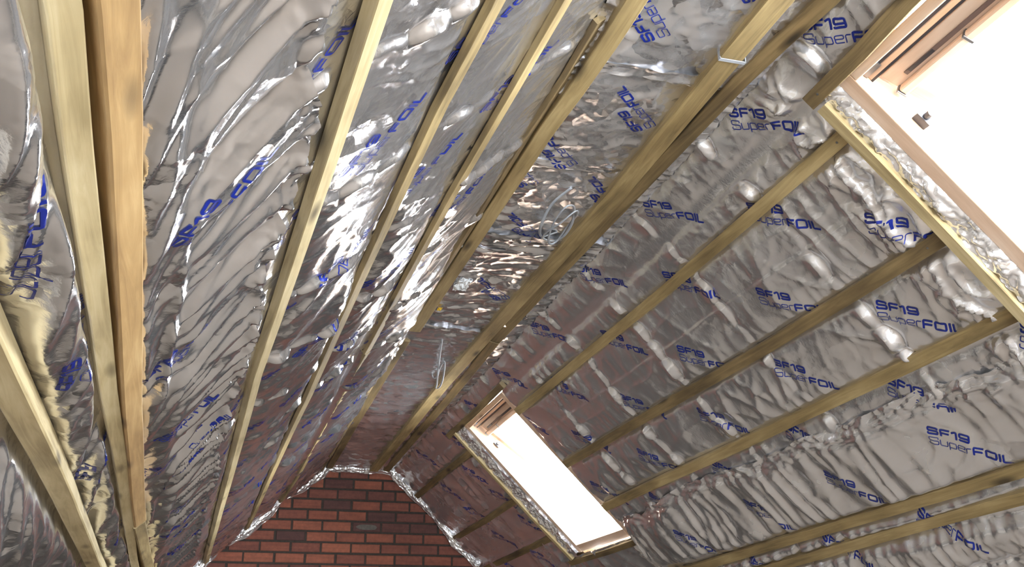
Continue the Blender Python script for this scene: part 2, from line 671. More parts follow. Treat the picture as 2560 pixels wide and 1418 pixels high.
def layout():
    VS, FS = [], []
    n = 0

    def line(items, total, y0):
        nonlocal n
        x = 0.0
        parts = []
        for ch, bold in items:
            w, t, st = glyph(ch, bold)
            for pl, c in st:
                vs, fs = strokes_to_quads(pl, t, c)
                vs = vs + np.array([x, 0])
                parts.append((vs, fs))
            x += w + (0.16 if bold else 0.13)
        sx = total / (x - 0.15)
        for vs, fs in parts:
            v = vs * np.array([sx, CAP]) + np.array([0, y0])
            VS.append(v)
            FS.extend([tuple(i + n for i in f) for f in fs])
            n += len(v)
    line([('S', 1), ('F', 1), ('1', 1), ('9', 1)], 0.124, 0.038)
    line([('S', 0), ('u', 0), ('p', 0), ('e', 0), ('r', 0), ('F', 1), ('O', 1), ('I', 1), ('L', 1)], 0.236, 0.0)
    return np.concatenate(VS), FS


CAP = 0.0285
LOGO_V, LOGO_F = layout()


# ------------------------------------------------------------------ foil sheets
def axis_y(y0, y1, k=0.0036, near=1.0, coarse=0.05):
    ys = [y0]
    y = y0
    while y < y1:
        if y < 0.75:
            d = coarse
        else:
            d = max(0.0042, k * y)
        y += d
        ys.append(min(y, y1))
    return np.array(ys)


def axis_s(s0, s1, fine_end, d=0.0055, coarse=0.06):
    a = list(np.arange(s0, min(s1, fine_end), d))
    s = a[-1]
    while s < s1:
        s += coarse
        a.append(min(s, s1))
    return np.array(a)


def interp_grid(ax0, ax1, G, a, b):
    i = np.clip(np.searchsorted(ax0, a) - 1, 0, len(ax0) - 2)
    j = np.clip(np.searchsorted(ax1, b) - 1, 0, len(ax1) - 2)
    fa = np.clip((a - ax0[i]) / (ax0[i + 1] - ax0[i]), 0, 1)
    fb = np.clip((b - ax1[j]) / (ax1[j + 1] - ax1[j]), 0, 1)
    return (G[i, j] * (1 - fa) * (1 - fb) + G[i + 1, j] * fa * (1 - fb) + G[i, j + 1] * (1 - fa) * fb + G[i + 1, j + 1] * fa * fb)


def sheet(name, pl, A, Y, hfun, warp=None, holes=(), prints=(), up_sign=-1, clip=None, mats=None, twist=None):
    """A: parameter axis across the sheet, Y: along the ridge. warp(A,Y)->s across coordinate.
       prints: (s, y, ds, dy[, scale]) lower left corner and direction of the lower line."""
    aa, yy = np.meshgrid(A, Y, indexing='ij')
    ss = warp(aa, yy) if warp else aa
    hh = hfun(ss, yy)
    V = map_np(pl, ss, yy, hh).reshape(-1, 3)
    na, ny = len(A), len(Y)
    idx = np.arange(na * ny).reshape(na, ny)
    q = np.stack([idx[:-1, :-1], idx[1:, :-1], idx[1:, 1:], idx[:-1, 1:]], -1)
    sc = (ss[:-1, :-1] + ss[1:, 1:]) / 2
    yc = (yy[:-1, :-1] + yy[1:, 1:]) / 2
    keep = np.ones(sc.shape, bool)
    for (s0, s1, y0, y1) in holes:
        keep &= ~((sc > s0) & (sc < s1) & (yc > y0) & (yc < y1))
    if clip is not None:
        keep &= clip(sc, yc)
    F = q[keep]
    if pl == 'R':
        F = F[:, ::-1]
    mi = np.zeros(len(F), np.int32)
    # lettering sits on the sheet, following every fold
    LV, LF = [], []
    n0 = len(V)
    smin = ss.min(0); smax = ss.max(0)
    for pr in prints:
        s0, y0, ds, dy = pr[:4]
        k = pr[4] if len(pr) > 4 else 1.0
        l = math.hypot(ds, dy)
        ds, dy = ds / l, dy / l
        us, uy = (-dy * up_sign, ds * up_sign)
        s = s0 + k * (LOGO_V[:, 0] * ds + LOGO_V[:, 1] * us)
        y = y0 + k * (LOGO_V[:, 0] * dy + LOGO_V[:, 1] * uy)
        # which faces stay on the sheet
        lo = np.interp(y, Y, smin); hi = np.interp(y, Y, smax)
        ok = (s > lo + .003) & (s < hi - .003) & (y > Y[0]) & (y < Y[-1])
        for (h0, h1, g0, g1) in holes:
            ok &= ~((s > h0 - .004) & (s < h1 + .004) & (y > g0 - .004) & (y < g1 + .004))
        if warp:
            # invert the (monotone) warp column by column
            j = np.clip(np.searchsorted(Y, y), 0, len(Y) - 1)
            a = np.array([np.interp(si, ss[:, jj], A) for si, jj in zip(s, j)])
        else:
            a = s
        h = interp_grid(A, Y, hh, a, y) + 0.0014
        fs = [f for f in LOGO_F if all(ok[i] for i in f)]
        LV.append(map_np(pl, s, y, h))
        LF += [tuple(i + n0 for i in f) for f in fs]
        n0 += len(s)
    nf = len(F)
    if LF:
        V = np.concatenate([V] + LV)
        LFa = np.array(LF)
        F = np.concatenate([F, LFa])
        mi = np.concatenate([mi, np.ones(len(LFa), np.int32)])
    used = np.zeros(len(V), bool)
    used[F.ravel()] = True
    remap = np.cumsum(used) - 1
    V = V[used]
    F = remap[F]
    org = V[:nf].mean(0)
    me = bpy.data.meshes.new(name)
    me.vertices.add(len(V))
    me.vertices.foreach_set('co', (V - org).ravel())
    me.loops.add(F.size)
    me.loops.foreach_set('vertex_index', F.ravel().astype(np.int32))
    me.polygons.add(len(F))
    me.polygons.foreach_set('loop_start', np.arange(0, F.size, 4, dtype=np.int32))
    me.polygons.foreach_set('material_index', mi)
    me.polygons.foreach_set('use_smooth', np.ones(len(F), bool))
    me.update(calc_edges=True)
    o = link(name, me, mats or [FOIL, INK])
    o.location = org
    return o


def crumple(s, y, seed, amp=1.0):
    """small irregular creasing common to every sheet"""
    w1 = gn(s * 6, y * 6, seed + 90) * 0.05
    w2 = gn(s * 6 + 9, y * 6, seed + 91) * 0.05
    p = smooth(gn(s * 2.3, y * 2.3, seed + 92), -0.2, 0.5)
    r = 0.0042 * np.exp(-np.abs(gn((s + w1) * 6, (y + w2) * 6, seed + 1)) * 9)
    r = r + (0.0006 + 0.0026 * p) * np.exp(-np.abs(gn((s + w2) * 14 + 3, (y + w1) * 14, seed + 2)) * 6)
    r = r + 0.0016 * p * np.exp(-np.abs(gn((s + w1) * 31 + 3, (y + w2) * 31, seed + 4)) * 4)
    return r * amp


def press(s, y, line_s, width=0.05):
    """0 under a batten, 1 away from it"""
    return 1 - np.exp(-((s - line_s) / width) ** 2)


def sawtooth(d, rise, fall):
    """climbs steeply over rise, dies away over fall"""
    return np.where(d < 0, np.exp(-(d / rise) ** 2), np.exp(-(d / fall) ** 2))


def puckers(s, y, ry, k, seed, pitch, depth, rise=0.011, fall=0.05):
    ph = (s + 0.037 * k) / pitch + 0.35 * gn(s * 4, s * 0 + k, seed + 1)
    sc = np.abs(np.sin(ph * math.pi))
    a = np.clip(0.55 + 0.9 * gn(np.floor(ph) * 1.37 + .5, s * 0 + k * 2.7 + .3, seed + 2), 0, 1.3)
    yy = y - (ry + 0.030 * gn(s * 2.2, s * 0 + k, seed))
    return depth * a * sc ** 0.7 * sawtooth(yy + 0.016 * sc, rise, fall) - 0.5 * depth * a * np.exp(-((yy + 0.016 * sc + 0.018) / 0.010) ** 2)


# ---- right slope, upper sheet
R_BATTENS = (-0.03, 0.14, 0.265, 0.615, 0.88)
RAFT_Y = [2.27 + 0.5 * k for k in range(-6, 11)]


def h_right_upper(s, y):
    pil = 1.0
    for b in R_BATTENS:
        pil = pil * press(s, y, b, 0.055)
    h = 0.004 + 0.012 * pil * (0.6 + 0.8 * gn(s * 2.2, y * 2.2, 11))
    # stapled lines over the rafters: scalloped puckers
    for k, ry in enumerate(RAFT_Y):
        h = h + puckers(s, y, ry, k, 12, 0.095, 0.024, 0.0095, 0.028)
    # long gathers fanning between staples
    far = 1.0 + 0.5 * smooth(y, 3.5, 5.5)
    g = crease(s, y, math.radians(12), 7, 1.6, 21)
    h = h + 0.008 * g * np.clip(0.5 + 1.2 * gn(s * 1.7, y * 1.7, 22), 0, 1) * far * pil
    g2 = crease(s, y, math.radians(-42), 6, 1.4, 23)
    h = h + 0.008 * g2 * np.clip(0.5 + 1.2 * gn(s * 1.5 + 4, y * 1.5, 24), 0, 1) * far * pil
    g3 = crease(s, y, math.radians(80), 8, 1.4, 25)
    h = h + 0.006 * g3 * np.clip(0.4 + 1.2 * gn(s * 2.5 + 4, y * 1.5, 26), 0, 1) * pil
    # the foil drags from each batten in short fans
    for kk, b in enumerate(R_BATTENS[1:]):
        dd = s - b
        fan = crease(s, y + 0.35 * dd * gn(y * 1.1, y * 0 + kk, 27), math.radians(6), 13, 1.2, 28 + kk, 4.5)
        h = h + (0.005 + 0.007 * smooth(y, 2.6, 4.0)) * fan * np.exp(-((np.abs(dd) - 0.05) / 0.075) ** 2) * np.clip(0.3 + 1.2 * gn(y * 1.6, s * 0 + kk, 29), 0, 1) * far
    near_w = np.exp(-((y - 1.93) / 0.075) ** 2) * smooth(s, 0.0, 0.1) * smooth(y, 1.845, 1.87)
    h = h + near_w * (0.030 * np.exp(-np.abs(gn(s * 9, y * 16, 33)) * 5) + 0.012 * np.abs(gn(s * 24, y * 34, 34)))
    # welded lap seam
    sm = 0.432 + 0.004 * gn(y * 3, y * 0, 31)
    h = h + 0.0035 * np.exp(-((s - sm) / 0.004) ** 2) * (0.7 + 0.6 * gn(y * 40, s * 0, 32)) + 0.003 * smooth(s, sm, sm + 0.004)
    h = h + crumple(s, y, 40, 0.55)
    for b in R_BATTENS[1:]:
        h = 0.003 + (h - 0.003) * (1 - np.exp(-(np.abs(s - b - (0.008 * (y - 2.3) if b > 0.5 else 0)) / 0.027) ** 4))
    h = 0.003 + (h - 0.003) * (1 - np.exp(-((y - 1.815) / 0.030) ** 4) * smooth(s, 0.05, 0.10))
    return h


def tear(y):
    e = 0.95 + 0.02 * gn(y * 2.3, y * 0, 51) + 0.012 * gn(y * 9, y * 0, 52)
    e = e + 0.055 * np.exp(-((y - 4.45) / 0.25) ** 2)
    e = e + (1.60 - e) * smooth(y, 4.62, 4.75)
    e = e + (1.14 - e) * smooth(-y, -1.90, -1.80)
    return e


def h_right_lower(s, y):
    e = tear(y)
    d = s - e
    h = 0.016 + 0.020 * (1 - np.exp(-(d / 0.05) ** 2)) * (1 + gn(s * 2, y * 2, 61))
    for b, w in ((1.29, 0.035), (1.385, 0.03), (1.72, 0.05)):
        h = 0.006 + (h - 0.006) * press(s, y, b + 0.02 * (y - 2.3), w)
    # hanging gathers between the torn edge and the batten
    amp = 0.35 + 0.65 * smooth(y, 2.3, 3.2)
    f1 = folds(s, y, math.radians(8), 13, 1.6, 62, 0.5)
    f2 = folds(s, y, math.radians(-14), 8, 1.3, 63, 0.5)
    mid = smooth(d, 0.0, 0.06)
    h = h + amp * mid * (0.022 * f1 + 0.020 * f2) * (1 - 0.6 * np.exp(-((s - 1.31) / 0.03) ** 2))
    # rumpled torn hem
    hem = np.exp(-(d / 0.06) ** 2)
    h = h + hem * (0.020 * np.abs(gn(s * 30, y * 9, 64)) + 0.014 * np.abs(gn(s * 55, y * 22, 65)) + 0.012 * gn(s * 10, y * 5, 66))
    # tight little gathers below the double batten
    lo = smooth(s, 1.41, 1.46)
    h = h + lo * 0.012 * folds(s, y, math.radians(4), 20, 2.0, 67, 0.4)
    sm = 1.53 + 0.01 * gn(y * 2, y * 0, 68)
    h = h - lo * 0.010 * np.exp(-((s - sm) / 0.010) ** 2)
    h = h + crumple(s, y, 70, 0.9)
    for b, k in ((1.265, 0.04), (1.345, 0.05)):
        h = 0.008 + (h - 0.008) * (1 - np.exp(-(np.abs(s - b - k * (y - 2.25)) / 0.026) ** 4))
    return h


# lettering on the right slope: measured where it can be read, then carried on at the same pitch
DIR_R = (0.594, -0.804)


def from_top_left(lst, d, up_sign):
    l = math.hypot(*d)
    ds, dy = d[0] / l, d[1] / l
    us, uy = -dy * up_sign, ds * up_sign
    return [(s - 0.0665 * us, y - 0.0665 * uy, d[0], d[1]) for s, y in lst]


RU_TOP = [(-0.003, 2.086), (-0.006, 2.665), (0.221, 2.303), (0.440, 1.982), (-0.015, 3.260), (0.212, 2.876), (0.436, 2.535), (0.655, 2.187),
          (-0.003, 3.908), (0.226, 3.489), (0.445, 3.122), (0.659, 2.748), (0.022, 4.565), (0.24, 4.14), (0.476, 3.723),
          (0.680, 3.325), (0.713, 3.961), (0.750, 4.611), (0.03, 5.18), (0.26, 4.75), (0.49, 4.35), (0.07, 5.85), (0.30, 6.0), (0.51, 5.92), (0.74, 5.86), (0.30, 6.62),
          (0.52, 6.55), (0.75, 6.48), (0.03, 6.55), (0.96, 6.1), (0.98, 6.75), (-0.021, 1.698), (0.878, 1.873), (0.21, 0.6), (0.87, 2.40), (0.875, 2.975), (0.895, 3.55), (0.92, 4.2)]
RL_TOP = [(1.044, 2.382), (1.071, 2.946), (1.083, 3.529), (1.107, 4.171), (1.26, 2.18), (1.30, 2.72), (1.31, 3.28), (1.33, 3.85), (1.49, 2.42), (1.52, 3.0), (1.54, 3.6),
          (1.72, 2.3), (1.74, 2.9), (0.985, 1.84), (1.25, 1.6), (1.48, 1.85)]

ru = sheet('insulation_foil', 'R', axis_s(-0.012, 1.66, 1.66), axis_y(0.2, 7.37), h_right_upper,
           holes=[(0.135, 1.125, 0.96, 1.772), (0.125, 1.11, 4.70, 5.515)],
           prints=from_top_left(RU_TOP, DIR_R, -1), up_sign=-1,
           clip=lambda s, y: s < tear(y) + 0.05)
tag(ru, 'large silver foil sheet with blue print on the right slope around the two roof windows', 'insulation foil', 'foil insulation sheets')

A = axis_s(0.0, 2.3, 0.82, 0.0055)
rl = sheet('insulation_foil', 'R', A, axis_y(-2.9, 7.37), h_right_lower,
           warp=lambda a, y: tear(y) + a * (3.3 - tear(y)) / 2.3 if False else np.where(a < 0.8, tear(y) + a, tear(y) + 0.8 + (a - 0.8) * (3.3 - 0.8 - tear(y)) / 1.5),
           prints=from_top_left(RL_TOP, DIR_R, -1), up_sign=-1)
tag(rl, 'gathered silver foil sheet with a rumpled torn hem low on the right slope', 'insulation foil', 'foil insulation sheets')

# ---- left slope
L_BATT = ((0.775, 0.040), (0.47, 0.034), (0.235, 0.030))    # s at y=0, drift per metre


def h_left_upper(s, y):
    pil = press(s, y, 0.0, 0.05)
    for b, k in L_BATT:
        pil = pil * press(s, y, b + k * y, 0.05)
    mid = smooth(y, 1.5, 2.4) * (1 - 0.45 * smooth(y, 4.6, 6.0))
    h = 0.003 + (0.010 + 0.016 * mid) * pil * (0.7 + 0.9 * gn(s * 2.4, y * 1.7, 111))
    ang = math.radians(58)
    g = folds(s, y, ang, 16, 1.4, 112, 0.5)
    g2 = folds(s, y, math.radians(72), 9, 1.3, 113, 0.6)
    h = h + (0.003 + 0.010 * mid) * g * (0.6 + gn(s * 2, y * 1.5, 114)) * pil
    h = h + (0.004 + 0.012 * mid) * g2 * (0.6 + gn(s * 2 + 7, y * 1.3, 115)) * pil
    g4 = crease(s, y, math.radians(20), 9, 1.8, 121, 5.0)
    h = h + 0.018 * g4 * smooth(y, 3.2, 4.4) * (0.5 + gn(s * 2 + 3, y * 1.1, 122)) * pil
    # staple puckers along rafter lines
    for k in range(0, 13):
        h = h + puckers(s, y, 1.36 + 0.5 * k, k, 116, 0.10, 0.020, 0.0095, 0.032)
    h = h + crumple(s, y, 118, 0.8)
    for b, k in L_BATT:
        h = 0.003 + (h - 0.003) * (1 - np.exp(-(np.abs(s - b - k * y) / 0.026) ** 4))
    return h


EDGE_Y = np.array([-3.0, 0.3, 1.16, 1.44, 1.6, 1.73, 1.94, 2.26, 2.57, 3.0, 3.51, 4.04, 4.33, 5.4, 6.2, 7.4])
EDGE_S = np.array([0.93, 0.93, 0.928, 0.905, 0.916, 0.93, 0.96, 0.965, 0.982, 1.009, 1.031, 1.051, 1.059, 1.11, 1.16, 1.22])


def ledge(y):
    return np.interp(y, EDGE_Y, EDGE_S) + 0.012 * gn(y * 7, y * 0, 131) + 0.006 * gn(y * 22, y * 0, 132)


def h_left_lower(s, y):
    d = s - ledge(y)
    h = 0.022 + 0.014 * gn(s * 2.2, y * 1.5, 141)
    for b, k, w in ((1.185, 0.041, 0.05), (1.222, 0.04, 0.05), (1.375, 0.04, 0.04)):
        h = 0.006 + (h - 0.006) * press(s, y, b + k * y, w)
    ang = math.radians(41)
    ang2 = math.radians(56)
    near = 1 - smooth(y, 1.5, 2.6)
    m = smooth(s, 1.13 + 0.04 * y, 1.02 + 0.04 * y)      # 1 right of the double batten
    left = 1 - m
    f_near = folds(s, y, ang, 11, 0.9, 142, 0.25)
    f_far = folds(s, y, ang2, 17, 0.8, 143, 0.3)
    fine = folds(s, y, ang + 0.1, 30, 1.5, 144, 0.4)
    h = h + m * (0.052 * f_near * near + 0.050 * f_far * (1 - near) + 0.008 * fine)
    # left of the double batten the foil hangs in long folds along the ridge
    g = folds(s, y, math.radians(80), 13, 0.7, 145, 0.4)
    g2 = folds(s, y, math.radians(70), 26, 1.2, 146, 0.5)
    h = h + left * (0.052 * g + 0.016 * g2)
    bag = np.exp(-((s - 1.34) / 0.07) ** 2) * (1 - smooth(y, 1.1, 2.4))
    h = h + 0.045 * bag
    bag2 = np.exp(-((s - 1.66) / 0.13) ** 2) * (1 - smooth(y, 2.6, 4.0))
    h = h + 0.05 * bag2 * smooth(s, 1.5, 1.6)
    # crumpled loose edge
    hem = np.exp(-(d / 0.04) ** 2)
    h = h + hem * (0.016 * np.abs(gn(s * 26, y * 13, 147)) + 0.010 * np.abs(gn(s * 50, y * 30, 148)))
    h = h + 0.006 * (1 - smooth(d, 0.0, 0.03))
    h = h + crumple(s, y, 150, 0.4)
    for b, k, w in ((1.185, 0.041, 0.030), (1.232, 0.04, 0.030), (1.405, 0.035, 0.045)):
        h = 0.003 + (h - 0.003) * (1 - np.exp(-(np.abs(s - b - k * y) / w) ** 4))
    return h


DIR_L = (-0.57, -0.82)
LU = []
for i in range(-4, 3):
    for j in range(-3, 14):
        LU.append((0.773 - 0.22 * i - 0.05, 1.80 - 0.215 * i + 0.60 * j))
LU = [(s, y, *DIR_L) for s, y in LU if -0.1 < s < 1.1 and 0.9 < y < 7.3]
LLP = [(1.126, 1.557, -0.16, -0.19), (1.196, 2.225, *DIR_L), (1.19, 2.87, *DIR_L), (1.20, 3.5, *DIR_L), (1.22, 4.15, *DIR_L), (1.20, 4.8, *DIR_L), (1.24, 5.4, *DIR_L),
       (1.27, 3.3, *DIR_L), (1.12, 3.2, *DIR_L), (1.25, 4.6, *DIR_L),
       (1.380, 1.40, -0.085, -0.42, 1.35), (1.335, 1.85, -0.1, -0.5, 1.1), (1.385, 2.75, -0.1, -0.5, 1.1), (1.40, 3.9, -0.1, -0.5, 1.0)]

lu = sheet('insulation_foil', 'L', axis_s(-0.012, 1.30, 1.30), axis_y(0.3, 7.37), h_left_upper, prints=LU, up_sign=1,
           clip=lambda s, y: s < ledge(y) + 0.08, mats=[FOIL_L, INK])
tag(lu, 'silver printed foil sheet under the three thin battens on the upper left slope', 'insulation foil', 'foil insulation sheets')
ll = sheet('insulation_foil', 'L', axis_s(0.0, 2.6, 0.9, 0.0050), axis_y(-2.9, 7.37), h_left_lower,
           warp=lambda a, y: np.where(a < 0.88, ledge(y) + a, ledge(y) + 0.88 + (a - 0.88) * (3.6 - 0.88 - ledge(y)) / 1.72),
           prints=LLP, up_sign=1, mats=[FOIL_L, INK])
tag(ll, 'heavily folded silver foil sheet beside the thick double batten on the left slope', 'insulation foil', 'foil insulation sheets')


# ---- flat ceiling: short lengths lapped one over the next
def ceil_fun(seed, y0, y1, cross, amp):
    def f(x, y):
        e = np.minimum(y - y0, y1 - y)
        edge = np.minimum(x - 0.74, 1.235 - x)
        h = 0.006 + 0.010 * smooth(edge, 0.0, 0.1) * (0.8 + gn(x * 3, y * 3, seed))
        h = h + amp * 0.013 * folds(x, y, math.radians(4), cross, 1.5, seed + 1, 0.5)
        h = h + amp * 0.008 * folds(x, y, math.radians(-12), cross * 1.7, 1.5, seed + 2, 0.5)
        h = h + 0.008 * folds(x, y, math.radians(65), 10, 2.0, seed + 3) * (1 - amp * 0.5)
        hem = np.exp(-(e / 0.035) ** 2)
        h = h + hem * (0.012 * np.abs(gn(x * 14, y * 50, seed + 4)) + 0.010 * gn(x * 5, y * 20, seed + 5))
        # bunched where it is nailed behind the edge battens
        b = np.exp(-(edge / 0.07) ** 2)
        h = h + b * 0.016 * np.abs(gn(x * 8, y * 32, seed + 6))
        h = h + crumple(x, y, seed + 7, 0.8)
        return h
    return f


CEIL = [(0.2, 1.985, 8, 0.45, 'silver foil length on the flat ceiling nearest the top edge'),
        (1.94, 2.50, 7, 0.35, 'silver foil length with blue print on the flat ceiling, before the cable coil'),
        (2.46, 3.04, 8, 0.4, 'silver foil length on the flat ceiling around the coiled grey cable'),
        (2.99, 3.16, 34, 1.0, 'narrow tightly pleated foil roll across the flat ceiling'),
        (3.12, 4.06, 10, 0.9, 'creased silver foil length on the flat ceiling beside the white scrap'),
        (4.02, 5.62, 9, 1.0, 'rippled silver foil length on the flat ceiling behind the hanging cable loop'),
        (5.57, 7.37, 5, 0.6, 'reddish mirrored foil length on the flat ceiling against the brick gable')]
DIR_C = (-0.70, -0.72)
CP = {1: [(1.066, 2.203), (0.93, 2.46)], 0: [(0.925, 1.80), (1.08, 1.60), (0.90, 1.2)], 2: [(1.0, 3.0), (1.17, 2.70), (0.86, 2.62)], 4: [(1.05, 3.6)]}
for i, (y0, y1, cr, am, lab) in enumerate(CEIL):
    o = sheet('insulation_foil', 'C', np.arange(0.735, 1.234, 0.0055), axis_y(y0, y1), ceil_fun(200 + 20 * i, y0, y1, cr, am),
              prints=[(a, b, *DIR_C) for a, b in CP.get(i, [])], up_sign=-1, mats=[FOIL_C, INK])
    for v in ():
        pass
    o.location.z -= 0.003 * (i % 2)
    tag(o, lab, 'insulation foil', 'foil insulation sheets')


# ---- foil turned down along the gable
def gable_strip(label, P0, P1, drop, seed, width):
    P0, P1, drop = np.array(P0, float), np.array(P1, float), np.array(drop, float)
    nu, nv = 260, 22
    u = np.linspace(0, 1, nu)[:, None] * np.ones((1, nv))
    v = np.ones((nu, 1)) * np.linspace(0, 1, nv)[None, :]
    Ln = np.linalg.norm(P1 - P0)
    wv = width(u) * (1 + 0.22 * gn(u * Ln * 9, u * 0, seed))
    base = P0 + (P1 - P0) * u[..., None]
    out = np.array([0, -1.0, 0])
    dd = v * wv
    bul = 0.014 * np.sin(v * math.pi) + 0.010 * np.abs(gn(u * Ln * 14, v * 2.2, seed + 1)) + 0.006 * gn(u * Ln * 36, v * 5, seed + 2)
    V = base + drop * dd[..., None] + out * (bul + 0.02 + 0.02 * (1 - v))[..., None]
    V = V.reshape(-1, 3)
    idx = np.arange(nu * nv).reshape(nu, nv)
    F = np.stack([idx[:-1, :-1], idx[1:, :-1], idx[1:, 1:], idx[:-1, 1:]], -1).reshape(-1, 4)
    me = bpy.data.meshes.new('foil_edge_strip')
    org = V.mean(0)
    me.from_pydata([tuple(p) for p in V - org], [], [tuple(f) for f in F.tolist()])
    me.polygons.foreach_set('use_smooth', [True] * len(me.polygons))
    o = link('foil_edge_strip', me, [FOIL_C])
    o.location = org
    return tag(o, label, 'foil strip', 'foil edges along the gable')


nL = np.array([math.sin(AL), 0, -math.cos(AL)])
nR = np.array([-math.sin(AR), 0, -math.cos(AR)])


def lens_w(u):
    s = u * 1.15
    w = 0.012 + 0.050 * np.abs(np.sin((s - 0.30) * math.pi / 0.40)) ** 0.8
    return np.clip(w, 0.012, 0.07)


gable_strip('bright crumpled foil edge along the left verge of the brick gable', L_(0.0, GABLE - .005), L_(1.5, GABLE - .005), nL, 301, lens_w)
gable_strip('bright crumpled foil edge along the right verge of the brick gable', R_(0.0, GABLE - .005), R_(1.6, GABLE - .005), nR, 311, lambda u: 0.045 + 0.012 * np.sin(u * 17))
gable_strip('bright foil edge on top of the brick gable under the flat ceiling', C_(0.74, GABLE - .005), C_(1.235, GABLE - .005), (0, 0, -1), 321, lambda u: 0.05 + 0 * u)


# crumpled foil tucked between the trimmers and the window frames
def collar(label, s0, s1, y0, y1, seed):
    def f(s, y):
        t = (y - y0) / (y1 - y0)
        h = 0.001 + 0.016 * t + 0.012 * np.sin(t * math.pi) * (0.6 + gn(s * 9, y * 0, seed))
        h = h + smooth(t, 0, 0.3) * (0.014 * np.abs(gn(s * 22, y * 30, seed + 1)) + 0.008 * np.abs(gn(s * 55, y * 70, seed + 2)))
        return h
    o = sheet('foil_collar', 'R', np.arange(s0, s1, 0.004), np.arange(y0, y1 + .001, 0.003), f, mats=[FOIL_C, INK])
    # y grows away from the camera, so the low side meets the frame
    return tag(o, label, 'foil strip', 'foil tucked around the roof windows')


collar('crumpled silver foil strip tucked between the trimmer and the large roof window frame', 0.12, 1.12, 1.752, 1.808, 341)
collar('crumpled silver foil strip tucked between the trimmer and the small roof window frame', 0.12, 1.10, 5.498, 5.628, 351)

# ------------------------------------------------------------------ timber battens
UPV = {'L': (math.sin(AL), 0, -math.cos(AL)), 'R': (-math.sin(AR), 0, -math.cos(AR)), 'C': (0, 0, -1)}


def batten(label, pl, pts, w, t, mat=None, roll=0.0, group='roof battens', h0=0.006, nails=(), name='roof_batten'):
    mb = MB()
    P = [MAPS[pl](a, y, h0) for a, y in pts]
    bar(mb, P, [UPV[pl]] * len(P), w, t, roll, random.Random(hash(label) % 9999 if False else sum(map(ord, label))))
    o = mb.build(name, mat or WOOD, origin=P[0])
    tag(o, label, 'batten', group)
    for (a, y) in nails:
        nb = MB()
        c = Vector(MAPS[pl](a, y, h0 + t))
        up = Vector(UPV[pl])
        tube(nb, [c - up * .006, c + up * .0012], 0.0032, 10)
        nb.build('nail', STEEL, o, origin=c)
    return o


# left slope
batten('lowest batten crossing the bottom left corner, turned edge-on', 'L', [(1.36, -2.8), (1.43, 0.9), (1.452, 1.556), (1.487, 2.66), (1.540, 3.876), (1.62, 6.0)], 0.050, 0.050, WOOD_PALE, math.radians(-33), nails=())
batten('pale left batten of the double timbers at the left edge', 'L', [(1.20, -2.8), (1.234, 0.3), (1.245, 0.857), (1.261, 1.11), (1.287, 1.587), (1.314, 2.1), (1.353, 3.063), (1.429, 4.687), (1.53, 7.2)], 0.033, 0.034, WOOD_PALE, math.radians(-17))
batten('thick orange-grained batten, right one of the double timbers at the left edge', 'L', [(1.163, -2.8), (1.188, 0.3), (1.201, 0.863), (1.211, 1.085), (1.241, 1.558), (1.286, 2.31), (1.324, 3.082), (1.354, 3.777)], 0.046, 0.046, WOOD_ORANGE)
batten('short lower length continuing the thick left batten down towards the brick gable', 'L', [(1.359, 3.79), (1.40, 5.4), (1.44, 7.3)], 0.046, 0.046, WOOD)
batten('long knotted batten, first one right of the folded foil on the left slope', 'L', [(0.72, -2.8), (0.78, 0.6), (0.80, 1.16), (0.821, 1.59), (0.840, 1.9), (0.905, 2.884), (0.945, 4.263), (1.035, 6.896), (1.045, 7.34)], 0.034, 0.027, WOOD_PALE)
batten('thin batten in the middle of the left slope', 'L', [(0.44, -2.8), (0.47, 0.8), (0.490, 1.39), (0.525, 1.717), (0.541, 2.094), (0.562, 2.646), (0.596, 3.89), (0.622, 4.502), (0.67, 5.999), (0.712, 7.3)], 0.036, 0.018, WOOD)
batten('thin upper batten on the left slope, long near length', 'L', [(0.20, -2.8), (0.228, 0.9), (0.235, 1.564), (0.250, 1.9), (0.28, 2.402), (0.304, 3.86)], 0.034, 0.016, WOOD)
batten('thin upper batten on the left slope, short far length', 'L', [(0.296, 3.88), (0.315, 4.6), (0.376, 6.652), (0.42, 7.28)], 0.034, 0.016, WOOD)
batten('slim batten along the left ceiling corner, on the slope side', 'L', [(0.012, 1.79), (0.006, 2.037), (0.028, 2.347), (0.036, 2.886), (0.066, 3.918), (0.074, 5.288), (0.070, 6.827), (0.07, 7.33)], 0.030, 0.016, WOOD_DARK)
batten('long near batten along the left edge of the flat ceiling', 'C', [(0.80, -2.8), (0.795, 1.0), (0.789, 1.69), (0.789, 1.866), (0.784, 2.089), (0.776, 2.287), (0.769, 2.997), (0.757, 4.09)], 0.050, 0.028, WOOD)
batten('short dark far batten along the left edge of the flat ceiling', 'C', [(0.742, 4.24), (0.745, 4.833), (0.748, 5.905), (0.76, 7.33)], 0.046, 0.026, WOOD_DARK)
# flat ceiling, right edge
batten('batten along the right edge of the flat ceiling, left one of the pair', 'C', [(1.10, -2.8), (1.095, 1.0), (1.095, 1.613), (1.098, 2.028), (1.105, 2.614), (1.082, 3.563), (1.068, 4.795), (1.085, 7.33)], 0.062, 0.035, WOOD)
batten('long near batten under the right ceiling corner, right one of the pair', 'C', [(1.215, -2.8), (1.21, 1.0), (1.202, 1.574), (1.184, 1.75), (1.172, 1.924), (1.166, 2.241), (1.152, 2.859), (1.137, 4.134)], 0.046, 0.030, WOOD_DARK, roll=-0.22)
batten('far batten under the right ceiling corner, running to the gable', 'C', [(1.137, 4.150), (1.152, 4.82), (1.164, 5.881), (1.180, 7.33)], 0.046, 0.030, WOOD_DARK, roll=-0.22)
